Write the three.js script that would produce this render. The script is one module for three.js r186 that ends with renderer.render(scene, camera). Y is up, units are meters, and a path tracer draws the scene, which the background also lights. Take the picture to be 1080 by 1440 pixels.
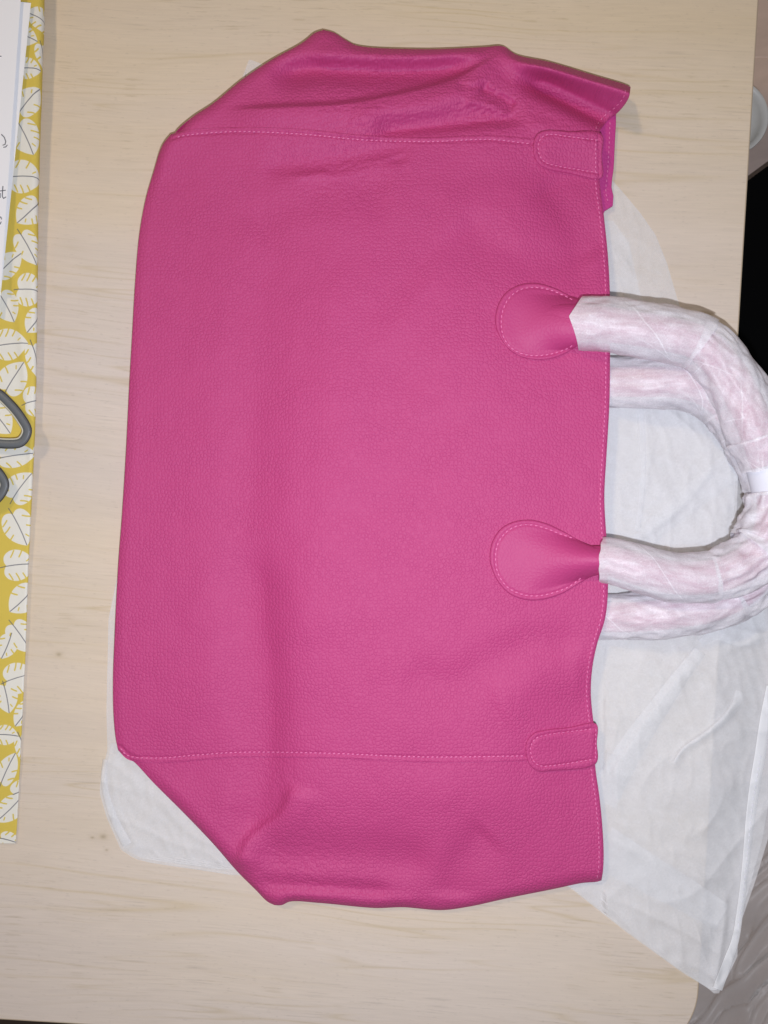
import * as THREE from 'three';
import { mergeGeometries } from 'three/addons/utils/BufferGeometryUtils.js';
import { RectAreaLightUniformsLib } from 'three/addons/lights/RectAreaLightUniformsLib.js';

// ---------------------------------------------------------------- camera, light, exposure
const TABLE = 0.74;                    // table top above the floor (m)
const EYE = 0.499;                     // lens above the table top
const S = 0.45e-3;                     // metres on the table top per photo pixel
const scene = new THREE.Scene();
const camera = new THREE.PerspectiveCamera(66, 768 / 1024, 0.05, 20);
camera.position.set(0, TABLE + EYE, 0);
camera.up.set(0, 0, -1);
camera.lookAt(0, TABLE, 0);

const renderer = new THREE.WebGLRenderer({ antialias: true });
renderer.toneMapping = THREE.LinearToneMapping;
renderer.toneMappingExposure = 1;
renderer.shadowMap.enabled = true;

scene.background = new THREE.Color().setRGB(0.14, 0.135, 0.13);   // dim room all round
RectAreaLightUniformsLib.init();

// the phone's flash, beside the lens
const flash = new THREE.PointLight(new THREE.Color().setRGB(0.93, 0.97, 1.08), 0.82, 0, 2);
flash.position.set(0.022, TABLE + EYE + 0.004, 0.048);
flash.shadow.radius = 0.2;
flash.castShadow = true;
scene.add(flash);

// warm ceiling lamp, up and to the left behind the table
const LAMP = new THREE.Vector3(-0.98, 2.55, -1.12);
const lamp = new THREE.RectAreaLight(new THREE.Color().setRGB(1.0, 0.76, 0.47), 82, 0.24, 0.24);
lamp.position.copy(LAMP);
lamp.lookAt(LAMP.x, 0, LAMP.z + 0.001);
scene.add(lamp);

// ---------------------------------------------------------------- helpers
function rng(seed) { let s = seed >>> 0; return () => { s = (s + 0x6d2b79f5) | 0; let t = Math.imul(s ^ (s >>> 15), 1 | s); t = (t + Math.imul(t ^ (t >>> 7), 61 | t)) ^ t; return ((t ^ (t >>> 14)) >>> 0) / 4294967296; }; }
const perm = (() => { const r = rng(7), p = new Uint8Array(512), a = [...Array(256).keys()]; for (let i = 255; i > 0; i--) { const j = Math.floor(r() * (i + 1)); [a[i], a[j]] = [a[j], a[i]]; } for (let i = 0; i < 512; i++) p[i] = a[i & 255]; return p; })();
const GX = [], GY = []; for (let i = 0; i < 256; i++) { GX.push(Math.cos(i * 2.39996)); GY.push(Math.sin(i * 2.39996)); }
function noise(x, y) {                                     // gradient noise, about -0.7 .. 0.7, period 256
  const xi = Math.floor(x), yi = Math.floor(y), fx = x - xi, fy = y - yi, X = xi & 255, Y = yi & 255;
  const u = fx * fx * fx * (fx * (fx * 6 - 15) + 10), v = fy * fy * fy * (fy * (fy * 6 - 15) + 10);
  const g = (a, b, dx, dy) => { const h = perm[perm[a & 255] + (b & 255)]; return GX[h] * dx + GY[h] * dy; };
  const a = g(X, Y, fx, fy), b = g(X + 1, Y, fx - 1, fy), c = g(X, Y + 1, fx, fy - 1), d = g(X + 1, Y + 1, fx - 1, fy - 1);
  return a + u * (b - a) + v * (c - a) + u * v * (a - b - c + d);
}
const clamp = (x, a = 0, b = 1) => Math.min(b, Math.max(a, x));
const smooth = (a, b, x) => { const t = clamp((x - a) / (b - a)); return t * t * (3 - 2 * t); };
const lerp = (a, b, t) => a + (b - a) * t;
const P = (px, py, h = 0) => { const k = (EYE - h * 1e-3) / EYE; return new THREE.Vector3((px - 540) * S * k, TABLE + h * 1e-3, (py - 720) * S * k); };   // h in mm over the table
const at = (px, py, y) => { const k = (TABLE + EYE - y) / EYE; return new THREE.Vector3((px - 540) * S * k, y, (py - 720) * S * k); };                        // at height y (m)

const used = {};
function numbered(name) { const n = used[name] = (used[name] ?? -1) + 1; return n ? name + '_' + String(n).padStart(3, '0') : name; }
function tag(o, label, category, group, kind) { if (label) o.userData.label = label; if (category) o.userData.category = category; if (group) o.userData.group = group; if (kind) o.userData.kind = kind; return o; }
function thing(name, position, label, category, group) { const o = new THREE.Group(); o.name = numbered(name); o.position.copy(position); scene.add(o); return tag(o, label, category, group); }
// geometry is given in world coordinates; it is moved into the parent's frame (things here are not turned)
function part(name, geometry, material, parent, kind, label) {
  const m = new THREE.Mesh(geometry, material); m.name = name; m.castShadow = m.receiveShadow = true;
  let o = parent; const off = new THREE.Vector3(); while (o && o !== scene) { off.add(o.position); o = o.parent; }
  if (parent === scene) m.name = numbered(name); else geometry.translate(-off.x, -off.y, -off.z);
  parent.add(m); if (kind) m.userData.kind = kind; if (label) m.userData.label = label; return m;
}
const curve2 = (pts, n, closed = false) => { const c = new THREE.CatmullRomCurve3(pts.map(([x, y]) => new THREE.Vector3(x, y, 0)), closed, 'centripetal'); return c.getSpacedPoints(n).map((p) => [p.x, p.y]); };
const lookup = (list, y) => { if (y <= list[0][0]) return list[0][1]; for (let i = 1; i < list.length; i++) if (y <= list[i][0]) { const [a, b] = list[i - 1], [c, d] = list[i]; return b + (d - b) * (y - a) / (c - a); } return list[list.length - 1][1]; };
function distTo(poly, x, y, closed = false) {               // [distance, signed side, share along]
  let best = 1e9, side = 1, along = 0; const n = poly.length - (closed ? 0 : 1);
  for (let i = 0; i < n; i++) {
    const [ax, ay] = poly[i], [bx, by] = poly[(i + 1) % poly.length], dx = bx - ax, dy = by - ay;
    const t = clamp(((x - ax) * dx + (y - ay) * dy) / (dx * dx + dy * dy + 1e-9)), ex = x - ax - t * dx, ey = y - ay - t * dy, d = ex * ex + ey * ey;
    if (d < best) { best = d; side = Math.sign(dx * ey - dy * ex) || 1; along = (i + t) / n; }
  }
  return [Math.sqrt(best), side, along];
}
function gridGeometry(nu, nv, f, uvScale = 1) {             // f(i/nu, j/nv) gives a point; uv = metres in x and z
  const pos = [], uv = [], idx = [];
  for (let j = 0; j <= nv; j++) for (let i = 0; i <= nu; i++) { const p = f(i / nu, j / nv, i, j); pos.push(p.x, p.y, p.z); uv.push(p.x * uvScale, -p.z * uvScale); }
  for (let j = 0; j < nv; j++) for (let i = 0; i < nu; i++) { const a = j * (nu + 1) + i, b = a + 1, c = a + nu + 1, d = c + 1; idx.push(a, c, b, b, c, d); }
  const g = new THREE.BufferGeometry(); g.setAttribute('position', new THREE.Float32BufferAttribute(pos, 3)); g.setAttribute('uv', new THREE.Float32BufferAttribute(uv, 2)); g.setIndex(idx); g.computeVertexNormals(); return g;
}

// ---------------------------------------------------------------- textures
function texture(data, n, channels, opt = {}) {
  const t = new THREE.DataTexture(data, n, opt.h ?? n, channels === 1 ? THREE.RedFormat : THREE.RGBAFormat, data instanceof Float32Array ? THREE.FloatType : THREE.UnsignedByteType);
  t.wrapS = t.wrapT = opt.wrap ?? THREE.RepeatWrapping; t.magFilter = THREE.LinearFilter; t.minFilter = THREE.LinearMipmapLinearFilter; t.generateMipmaps = true;
  if (opt.srgb) t.colorSpace = THREE.SRGBColorSpace; if (opt.metres) t.repeat.set(1 / opt.metres, 1 / opt.metres); t.needsUpdate = true; return t;
}
const enc = (c) => Math.round(255 * clamp(c <= 0.0031308 ? 12.92 * c : 1.055 * Math.pow(c, 1 / 2.4) - 0.055));

// pale oak laminate, grain along x; covers local [-0.8, 0] x [0, 0.8] of the table top
const TURN = 0.0605, CORNER = at(977.2, 1494, TABLE);
function toTable(px, py) { const p = at(px, py, TABLE).sub(CORNER), c = Math.cos(TURN), s = Math.sin(TURN); return [p.x * c + p.z * s, -(-p.x * s + p.z * c)]; }
function woodTexture() {
  const n = 2048, M = 0.8, data = new Uint8Array(n * n * 4);
  const knots = [[297, 62, 1.0], [987, 68, 1.2], [67, 1172, 1.9], [82, 1175, 1.0], [160, 925, 1.6], [835, 82, 3.2], [60, 1190, 0.8]].map(([x, y, r]) => [...toTable(x, y), r * 1e-3]);
  for (let j = 0; j < n; j++) for (let i = 0; i < n; i++) {
    const x = -M + M * (i + 0.5) / n, y = M * (j + 0.5) / n;
    const warp = 0.012 * noise(x * 3.1 + 5, y * 5.5) + 0.0035 * noise(x * 9 + 1, y * 16 + 9) + 0.0008 * noise(x * 30, y * 60);
    const w = y + warp;
    const broad = noise(x * 1.1 + 3, w * 21 + 11) * 0.9 + noise(x * 2.6 + 40, w * 55) * 0.55;
    const ring = Math.pow(Math.abs(noise(x * 1.6 + 17, w * 62 + 3)), 0.7);
    const thin = (f, q, k, ox, oy) => Math.pow(1 - clamp(Math.abs(noise(x * f + ox, w * q + oy)) * k), 2);
    const line = thin(7, 150, 9, 70, 31) * smooth(-0.1, 0.4, noise(x * 9 + 9, w * 40 + 55)), vein = thin(2.2, 55, 14, 20, 81) * smooth(0.0, 0.45, noise(x * 5 + 29, w * 18 + 5));
    const fibre = noise(x * 26, w * 620 + 7) * 0.5 + noise(x * 60 + 13, w * 1300) * 0.7;
    const fleck = smooth(0.30, 0.46, noise(x * 48 + 91, w * 900 + 21)) * smooth(-0.2, 0.3, noise(x * 7, w * 28 + 77));
    const dash = smooth(0.32, 0.46, noise(x * 26 + 33, w * 1150 + 61)) * smooth(-0.1, 0.35, noise(x * 3 + 12, w * 24 + 19));
    const pores = smooth(0.38, 0.52, noise(x * 190 + 3, w * 1500 + 40));
    let L = 1.012 + 0.05 * broad + 0.035 * (ring - 0.45) + 0.08 * fibre - 0.14 * line - 0.12 * vein - 0.12 * fleck - 0.12 * dash - 0.10 * pores;
    let warm = 0.13 * noise(x * 1.2 + 8, w * 6.5 + 4.4) + 0.10 * smooth(0.46, 0.62, y + 0.05 * noise(x * 2, 3)) + 0.07 * noise(x * 5, w * 30 + 2) + 0.12 * line + 0.12 * vein + 0.05 * fleck;
    for (const [kx, ky, kr] of knots) { const dx = (x - kx) / (kr * 1.5), dy = (y - ky) / kr, q = dx * dx + dy * dy; if (q < 12) { L *= 1 - 0.26 * Math.exp(-q * 2.2) - 0.08 * Math.exp(-q * 0.35); warm += 0.1 * Math.exp(-q); } }
    const o = (j * n + i) * 4;
    data[o] = enc(0.595 * L * (1 + warm * 0.25)); data[o + 1] = enc(0.508 * L); data[o + 2] = enc(0.425 * L * (1 - warm * 0.9)); data[o + 3] = 255;
  }
  const t = texture(data, n, 4, { srgb: true, metres: M, wrap: THREE.MirroredRepeatWrapping }); t.anisotropy = 8; return t;
}
// pebbled leather: rounded cells of about 2 mm with creases between them
function leatherTexture() {
  const n = 1536, cells = 66, r = rng(11), pts = [];
  for (let i = 0; i < cells * cells; i++) pts.push([0.1 + 0.8 * r(), 0.1 + 0.8 * r(), 0.75 + 0.5 * r()]);
  const data = new Float32Array(n * n);
  for (let j = 0; j < n; j++) for (let i = 0; i < n; i++) {
    const x = i / n * cells, y = j / n * cells;
    const wx = x + 0.28 * noise(x * 0.9, y * 0.9 + 50), wy = y + 0.28 * noise(x * 0.9 + 80, y * 0.9);
    const X = Math.floor(wx), Y = Math.floor(wy); let a = 9, b = 9;
    for (let v = -1; v <= 1; v++) for (let u = -1; u <= 1; u++) {
      const q = pts[((Y + v + cells) % cells) * cells + (X + u + cells) % cells], dx = X + u + q[0] - wx, dy = (Y + v + q[1] - wy) * 0.86, d = Math.sqrt(dx * dx + dy * dy) * q[2];
      if (d < a) { b = a; a = d; } else if (d < b) b = d;
    }
    const X6 = x / cells, Y6 = y / cells, big = Math.sin(X6 * 12.566 + 2 * Math.sin(Y6 * 6.283)) * Math.sin(Y6 * 18.85 + 1.5 * Math.cos(X6 * 6.283));
    data[j * n + i] = (smooth(0, 0.42, b - a) * 0.75 + 0.25 * (1 - clamp(a))) * (0.95 + 0.14 * big) + 0.06 * noise(x * 4, y * 4);
  }
  return texture(data, n, 1, { metres: 0.148 });
}
// spun-bonded cloth: short fibres lying every way, thin and thick spots
function fibreTexture() {
  const n = 1024, data = new Uint8Array(n * n * 4), acc = new Float32Array(n * n), r = rng(23);
  for (let k = 0; k < 42000; k++) {
    let x = r() * n, y = r() * n, a = r() * Math.PI, bend = (r() - 0.5) * 0.06; const len = 14 + r() * 60, w = 0.3 + r() * 0.4;
    for (let s = 0; s < len; s++) { const xi = Math.floor(x + n * 4) % n, yi = Math.floor(y + n * 4) % n; acc[yi * n + xi] += w; x += Math.cos(a); y += Math.sin(a); a += bend; }
  }
  for (let j = 0; j < n; j++) for (let i = 0; i < n; i++) {
    let s = 0; for (let v = -1; v <= 1; v++) for (let u = -1; u <= 1; u++) s += acc[((j + v + n) % n) * n + (i + u + n) % n] * (u || v ? 0.09 : 0.28);
    const dot = Math.pow(Math.max(0, Math.cos(i * Math.PI * 2 / 16) * Math.cos(j * Math.PI * 2 / 16)), 3);
    const value = clamp(0.60 + 0.075 * (s - 1.05) + 0.06 * noise(i * 16 / n, j * 16 / n) + 0.05 * dot);
    const o = (j * n + i) * 4; data[o] = data[o + 1] = data[o + 2] = Math.round(255 * value); data[o + 3] = 255;
  }
  return texture(data, n, 4, { metres: 0.085 });
}
function floorTexture() {
  const n = 512, M = 0.6, data = new Uint8Array(n * n * 4);
  for (let j = 0; j < n; j++) for (let i = 0; i < n; i++) {
    const x = i / n * M, y = j / n * M, L = 1 + 0.16 * noise(x * 6, y * 26) + 0.1 * noise(x * 20 + 7, y * 120) + 0.06 * noise(x * 90, y * 260);
    const o = (j * n + i) * 4; data[o] = enc(0.60 * L); data[o + 1] = enc(0.47 * L); data[o + 2] = enc(0.41 * L); data[o + 3] = 255;
  }
  return texture(data, n, 4, { srgb: true, metres: M, wrap: THREE.MirroredRepeatWrapping });
}
function weaveTexture() {
  const n = 256, data = new Float32Array(n * n), r = rng(5);
  for (let j = 0; j < n; j++) for (let i = 0; i < n; i++) { const a = Math.sin(i * Math.PI * 2 * 32 / n), b = Math.sin(j * Math.PI * 2 * 32 / n); data[j * n + i] = 0.5 + 0.25 * (Math.sign(a * b) > 0 ? Math.abs(a) : Math.abs(b)) + 0.15 * r(); }
  return texture(data, n, 1, { metres: 0.02 });
}
// the sleeve paper: the same fibres, laid in long thick and thin streaks
function sleeveTexture(base) {
  const n = 1024, src = base.image.data, data = new Uint8Array(n * n * 4), r = rng(61), lines = [];
  for (let k = 0; k < 16; k++) { const a = (k % 3 ? 1.57 : 0.5) + (r() - 0.5) * 1.3; lines.push([r(), r(), Math.cos(a), Math.sin(a), 0.12 + 0.4 * r(), 0.06 + 0.1 * r()]); }
  for (let j = 0; j < n; j++) for (let i = 0; i < n; i++) {
    const o = (j * n + i) * 4, u = i / n, v = j / n, f = src[o] / 255;
    const streak = 0.10 * noise(u * 14, v * 3) + 0.07 * noise(u * 40 + 9, v * 6 + 3) + 0.07 * noise(u * 110 + 30, v * 22);
    let crease = 0; for (const [ax, ay, dx, dy, l, w] of lines) { const t = (u - ax) * dx + (v - ay) * dy, q = Math.abs((u - ax) * dy - (v - ay) * dx); if (q < 0.02 && t > 0 && t < l) crease += w * Math.exp(-q * q / 0.000009) * smooth(0, 0.05, t) * smooth(l, l - 0.05, t); }
    data[o] = data[o + 1] = data[o + 2] = Math.round(255 * clamp(0.60 + (f - 0.6) * 1.1 + streak + crease)); data[o + 3] = 255;
  }
  return texture(data, n, 4, { metres: 0.12, wrap: THREE.MirroredRepeatWrapping });
}
const fibre = fibreTexture(), sleevePaper = sleeveTexture(fibre), leatherBump = leatherTexture();

// ---------------------------------------------------------------- materials
const M = {
  wood: new THREE.MeshPhysicalMaterial({ map: woodTexture(), roughness: 0.55, specularIntensity: 0.6 }),
  woodEdge: new THREE.MeshStandardMaterial({ color: new THREE.Color().setRGB(0.50, 0.40, 0.29), roughness: 0.6 }),
  leather: new THREE.MeshPhysicalMaterial({ color: new THREE.Color().setRGB(0.47, 0.044, 0.185), roughness: 0.66, specularIntensity: 1, bumpMap: leatherBump, bumpScale: 0.00024 }),
  smoothLeather: new THREE.MeshPhysicalMaterial({ color: new THREE.Color().setRGB(0.47, 0.044, 0.185), roughness: 0.62, specularIntensity: 1, bumpMap: leatherBump, bumpScale: 0.00010 }),
  lining: new THREE.MeshPhysicalMaterial({ color: new THREE.Color().setRGB(0.47, 0.036, 0.22), roughness: 0.6, bumpMap: leatherBump, bumpScale: 0.0001 }),
  thread: new THREE.MeshStandardMaterial({ color: new THREE.Color().setRGB(0.73, 0.17, 0.39), roughness: 0.5 }),
  gauze: new THREE.MeshPhysicalMaterial({ color: new THREE.Color().setRGB(0.86, 0.87, 0.90), roughness: 0.75, specularIntensity: 0.5, transparent: true, opacity: 0.68, alphaMap: fibre, bumpMap: fibre, bumpScale: 0.00012, side: THREE.DoubleSide }),
  hem: new THREE.MeshStandardMaterial({ color: new THREE.Color().setRGB(0.84, 0.85, 0.88), roughness: 0.7, bumpMap: fibre, bumpScale: 0.0002, transparent: true, opacity: 0.72, side: THREE.DoubleSide }),
  whiteThread: new THREE.MeshStandardMaterial({ color: new THREE.Color().setRGB(0.72, 0.72, 0.78), roughness: 0.6 }),
  wrap: new THREE.MeshPhysicalMaterial({ color: new THREE.Color().setRGB(0.86, 0.84, 0.89), roughness: 0.6, roughnessMap: fibre, specularIntensity: 1, transparent: true, opacity: 1, alphaMap: sleevePaper, bumpMap: fibre, bumpScale: 0.0006, side: THREE.DoubleSide }),
  tape: new THREE.MeshPhysicalMaterial({ color: new THREE.Color().setRGB(0.72, 0.73, 0.80), roughness: 0.6 }),
  paper: new THREE.MeshStandardMaterial({ color: new THREE.Color().setRGB(0.80, 0.80, 0.82), roughness: 0.85 }),
  grip: new THREE.MeshPhysicalMaterial({ color: new THREE.Color().setRGB(0.12, 0.13, 0.14), roughness: 0.45 }),
  gripInner: new THREE.MeshPhysicalMaterial({ color: new THREE.Color().setRGB(0.55, 0.52, 0.42), roughness: 0.5 }),
  gripDark: new THREE.MeshPhysicalMaterial({ color: new THREE.Color().setRGB(0.03, 0.03, 0.035), roughness: 0.5 }),
  steel: new THREE.MeshStandardMaterial({ color: new THREE.Color().setRGB(0.6, 0.6, 0.62), roughness: 0.3, metalness: 1 }),
  black: new THREE.MeshPhysicalMaterial({ color: new THREE.Color().setRGB(0.002, 0.002, 0.0022), roughness: 0.9, specularIntensity: 0.15 }),
  floor: new THREE.MeshPhysicalMaterial({ map: floorTexture(), color: new THREE.Color().setRGB(0.14, 0.11, 0.09), roughness: 0.55 }),
  bowl: new THREE.MeshPhysicalMaterial({ color: new THREE.Color().setRGB(0.90, 0.88, 0.83), roughness: 0.35, transparent: true, opacity: 0.8, side: THREE.DoubleSide }),
  bowlBase: new THREE.MeshPhysicalMaterial({ color: new THREE.Color().setRGB(0.85, 0.84, 0.80), roughness: 0.4 }),
  film: new THREE.MeshPhysicalMaterial({ color: new THREE.Color().setRGB(0.9, 0.9, 0.9), roughness: 0.34, specularIntensity: 1, transparent: true, opacity: 0.32, side: THREE.DoubleSide }),
};

function roundedBox(w, h, d, r) { const s = new THREE.Shape(); s.moveTo(-w / 2 + r, -d / 2); s.lineTo(w / 2 - r, -d / 2); s.absarc(w / 2 - r, -d / 2 + r, r, -Math.PI / 2, 0); s.lineTo(w / 2, d / 2 - r); s.absarc(w / 2 - r, d / 2 - r, r, 0, Math.PI / 2); s.lineTo(-w / 2 + r, d / 2); s.absarc(-w / 2 + r, d / 2 - r, r, Math.PI / 2, Math.PI); s.lineTo(-w / 2, -d / 2 + r); s.absarc(-w / 2 + r, -d / 2 + r, r, Math.PI, Math.PI * 1.5); const g = new THREE.ExtrudeGeometry(s, { depth: h - 0.01, bevelEnabled: true, bevelThickness: 0.005, bevelSize: 0.004, bevelSegments: 3 }); g.rotateX(-Math.PI / 2); g.translate(0, 0.005, 0); return g; }
// ---------------------------------------------------------------- floor and table
{
  const g = new THREE.PlaneGeometry(6, 6); g.rotateX(-Math.PI / 2);
  const uv = g.attributes.uv; for (let i = 0; i < uv.count; i++) uv.setXY(i, uv.getX(i) * 6, uv.getY(i) * 6);
  tag(part('floor', g, M.floor, scene), null, null, null, 'structure');
}
{
  const W = 1.3, D = 0.85, R = 0.045, T = 0.025, B = 0.0012;
  const sh = new THREE.Shape(); const e = B;
  sh.moveTo(-R, e); sh.absarc(-R, R, R - e, -Math.PI / 2, 0, false); sh.lineTo(-e, D - R); sh.absarc(-R, D - R, R - e, 0, Math.PI / 2, false); sh.lineTo(-W + R, D - e);
  sh.absarc(-W + R, D - R, R - e, Math.PI / 2, Math.PI, false); sh.lineTo(-W + e, R); sh.absarc(-W + R, R, R - e, Math.PI, Math.PI * 1.5, false); sh.lineTo(-R, e);
  const g = new THREE.ExtrudeGeometry(sh, { depth: T - 2 * B, bevelEnabled: true, bevelThickness: B, bevelSize: B, bevelSegments: 3, curveSegments: 16 });
  g.rotateX(-Math.PI / 2); g.translate(0, TABLE - T + B, 0);
  const t = thing('table', new THREE.Vector3(CORNER.x, 0, CORNER.z), 'pale oak table top under the pink handbag with rounded corner at lower right', 'table');
  t.rotation.y = -TURN;
  const top = new THREE.Mesh(g, [M.wood, M.woodEdge]); top.name = 'table_top'; top.castShadow = top.receiveShadow = true; t.add(top);
  for (const [x, y] of [[-0.09, 0.09], [-0.09, D - 0.09], [-W + 0.09, 0.09], [-W + 0.09, D - 0.09]]) {
    const l = new THREE.Mesh(new THREE.CylinderGeometry(0.024, 0.017, TABLE - T, 20), M.woodEdge); l.name = 'leg'; l.position.set(x, (TABLE - T) / 2, -y); l.castShadow = l.receiveShadow = true; t.add(l);
  }
}

// ---------------------------------------------------------------- the handbag
// outlines in photo pixels on the table plane
const topCut = [[240, 189], [256, 184], [330, 179], [430, 182], [510, 190], [600, 193], [690, 190], [748, 195], [800, 199], [842, 200]];
const botCut = [[166, 1055], [178, 1067], [190, 1071], [240, 1072], [333, 1065], [453, 1066], [600, 1072], [740, 1070], [836, 1067]];
const mainLeft = [[240, 189], [228, 205], [215, 245], [205, 280], [196, 330], [190, 400], [186, 470], [182, 540], [177, 640], [172, 720], [166, 800], [161, 900], [159, 960], [160, 1010], [163, 1040], [166, 1055]];
const mainRight = [[842, 200], [843, 250], [850, 310], [855, 360], [858, 420], [858, 500], [857, 570], [853, 640], [850, 700], [853, 760], [855, 830], [851, 870], [840, 905], [833, 940], [831, 975], [834, 1010], [837, 1030], [836, 1067]];
const upTop = [[455, 42], [470, 46], [488, 57], [503, 64], [600, 69], [680, 66], [707, 65], [727, 77], [773, 87], [840, 107], [877, 118], [887, 122]];
const upLeft = [[455, 42], [443, 46], [425, 60], [380, 85], [340, 112], [300, 145], [270, 165], [246, 188], [246, 195]];
const upRight = [[887, 122], [884, 138], [872, 154], [858, 166], [846, 180], [841, 192], [842, 206]];
const lowLeft = [[176, 1062], [190, 1073], [215, 1100], [260, 1145], [300, 1187], [333, 1225], [360, 1252], [376, 1268], [386, 1273]];
const lowBottom = [[386, 1273], [396, 1273], [408, 1268], [450, 1270], [527, 1277], [567, 1276], [621, 1280], [660, 1275], [715, 1263], [780, 1250], [818, 1242], [840, 1240], [846, 1238]];
const lowRight = [[836, 1061], [838, 1085], [843, 1120], [847, 1160], [849, 1200], [848, 1225], [846, 1238]];
const rev = (a) => [...a].reverse();
const foldLine = [...rev(upTop), ...upLeft.slice(1, -1), ...mainLeft, ...lowLeft.slice(1), ...lowBottom.slice(1)];
const openLine = [...upRight.slice(0, -1), ...mainRight, ...lowRight.slice(1)];
const foldC = curve2(foldLine, 260), openC = curve2(openLine, 160);

// soft folds: [points, width on the left of the path, width on its right, height in mm]
const FOLDS = [
  // top gusset
  [[[420, 76], [520, 84], [620, 82], [690, 76]], 14, 16, 4.5],
  [[[372, 110], [450, 97], [540, 99], [620, 96], [680, 82]], 16, 19, -8.5],
  [[[310, 157], [400, 152], [480, 148], [560, 134], [640, 112], [690, 86], [712, 72]], 5, 28, 4.4],
  [[[480, 168], [600, 150], [690, 116]], 16, 18, 2.5],
  [[[515, 186], [600, 178], [690, 169], [745, 166]], 20, 9, -4.6],
  [[[690, 74], [760, 92], [830, 110], [890, 129]], 16, 15, 10],
  [[[722, 106], [772, 127], [815, 149], [862, 172]], 18, 12, -14],
  [[[672, 122], [700, 134], [728, 150]], 5, 8, -2.4],
  [[[650, 140], [690, 150], [720, 165]], 6, 6, 1.8],
  [[[640, 118], [668, 122], [690, 118]], 5, 9, -1.6],
  [[[740, 172], [780, 180], [830, 192]], 8, 8, 0.8],
  // below the upper seam
  [[[360, 236], [450, 228], [520, 215], [590, 202]], 18, 13, -3.2],
  [[[400, 250], [480, 241], [560, 224]], 5, 7, 1.2],
  [[[450, 243], [520, 233], [580, 219]], 4, 6, -1.2],
  [[[340, 330], [390, 300], [470, 272], [560, 268]], 30, 40, -2.4],
  [[[640, 300], [700, 350], [760, 368], [840, 362]], 26, 40, -2.6],
  [[[760, 250], [800, 310], [840, 370]], 34, 20, -2],
  // long soft crease of the folded base
  [[[412, 270], [384, 480], [370, 640], [360, 780], [360, 960], [374, 1100]], 68, 52, -4.8],
  [[[352, 760], [360, 880], [368, 980], [374, 1080], [364, 1145], [346, 1182], [335, 1215]], 34, 30, -5.4],
  [[[418, 1098], [398, 1146], [370, 1167], [348, 1190], [336, 1228]], 28, 9, 3.4],
  [[[345, 1202], [420, 1201], [500, 1203], [620, 1214]], 28, 24, -3.4],
  [[[350, 1241], [420, 1245], [500, 1250], [560, 1254]], 10, 13, -2.4],
  [[[376, 1258], [450, 1260], [540, 1266], [600, 1268]], 8, 12, 1.2],
  [[[690, 1165], [645, 1215], [632, 1268]], 36, 22, -2.6],
  [[[560, 940], [640, 960], [700, 925], [760, 905], [835, 905]], 24, 34, -2.8],
  [[[690, 1000], [760, 960], [830, 955]], 40, 30, 2],
  [[[470, 330], [450, 560], [440, 760], [450, 960]], 60, 70, 2.2],
  [[[560, 400], [640, 480], [660, 600]], 80, 80, 1.6],
];
for (const f of FOLDS) { f[0] = curve2(f[0], 24); const xs = f[0].map((p) => p[0]), ys = f[0].map((p) => p[1]), r = 3 * Math.max(f[1], f[2]); f.box = [Math.min(...xs) - r, Math.max(...xs) + r, Math.min(...ys) - r, Math.max(...ys) + r]; }
function H(x, y) {                                          // height of the leather over the table, mm
  const d = distTo(foldC, x, y)[0], o = distTo(openC, x, y)[0];
  const round = (q) => Math.sqrt(1 - Math.pow(1 - clamp(q), 2));
  const gus = smooth(260, 150, y), low = smooth(1050, 1130, y);
  let h = 5.0 + 6 * gus + 1.5 * low + (5.6 - 0.4 * gus + 1.2 * low) * round(d / (13 + 2 * gus + 6 * low)) + 8 * smooth(0, 230, d);
  h -= 4 * smooth(420, 330, x) * smooth(180, 330, y) * smooth(1200, 1080, y);
  h -= 6 * (1 - smooth(0, 150, o)) * (smooth(170, 260, y) * smooth(450, 330, y) + smooth(905, 990, y)) * smooth(10, 150, d);
  h += 0.9 * noise(x / 75, y / 75) + 0.35 * noise(x / 28 + 9, y / 32);
  for (const [pts, wl, wr, a] of FOLDS) {
    const b = FOLDS[FOLDS_AT.get(pts)].box; if (x < b[0] || x > b[1] || y < b[2] || y > b[3]) continue;
    const [q, side, t] = distTo(pts, x, y), w = side < 0 ? wl : wr, ends = smooth(0, 0.16, t) * smooth(1, 0.84, t);
    const fade = pts[23][0] > 880 || pts[23][0] > 845 && pts[23][1] < 200 ? smooth(0, 0.34, t) : ends;
    h += a * Math.exp(-q * q / (w * w) * 0.9) * fade * smooth(0, 12, d + 2);
  }
  return h > 9 ? h : 5.2 + 3.8 * Math.exp((h - 9) / 3.8);
}
const FOLDS_AT = new Map(FOLDS.map((f, i) => [f[0], i]));
const wrinkle = (x, y) => { // fine crumples near the deep folds, mm
  let s = 0; for (const [cx, cy, r, a] of [[520, 130, 130, 0.45], [690, 150, 75, 0.6], [480, 235, 90, 0.35], [430, 1240, 110, 0.4], [385, 1090, 60, 0.3], [800, 165, 60, 0.35]]) { const q = ((x - cx) ** 2 + (y - cy) ** 2) / (r * r); if (q < 4) s += a * Math.exp(-q * 1.5); }
  return s ? s * (noise(x / 9 + 3, y / 6) + 0.6 * noise(x / 5, y / 3.6 + 8)) : 0;
};
const HB = (x, y) => H(x, y) + wrinkle(x, y);

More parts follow.
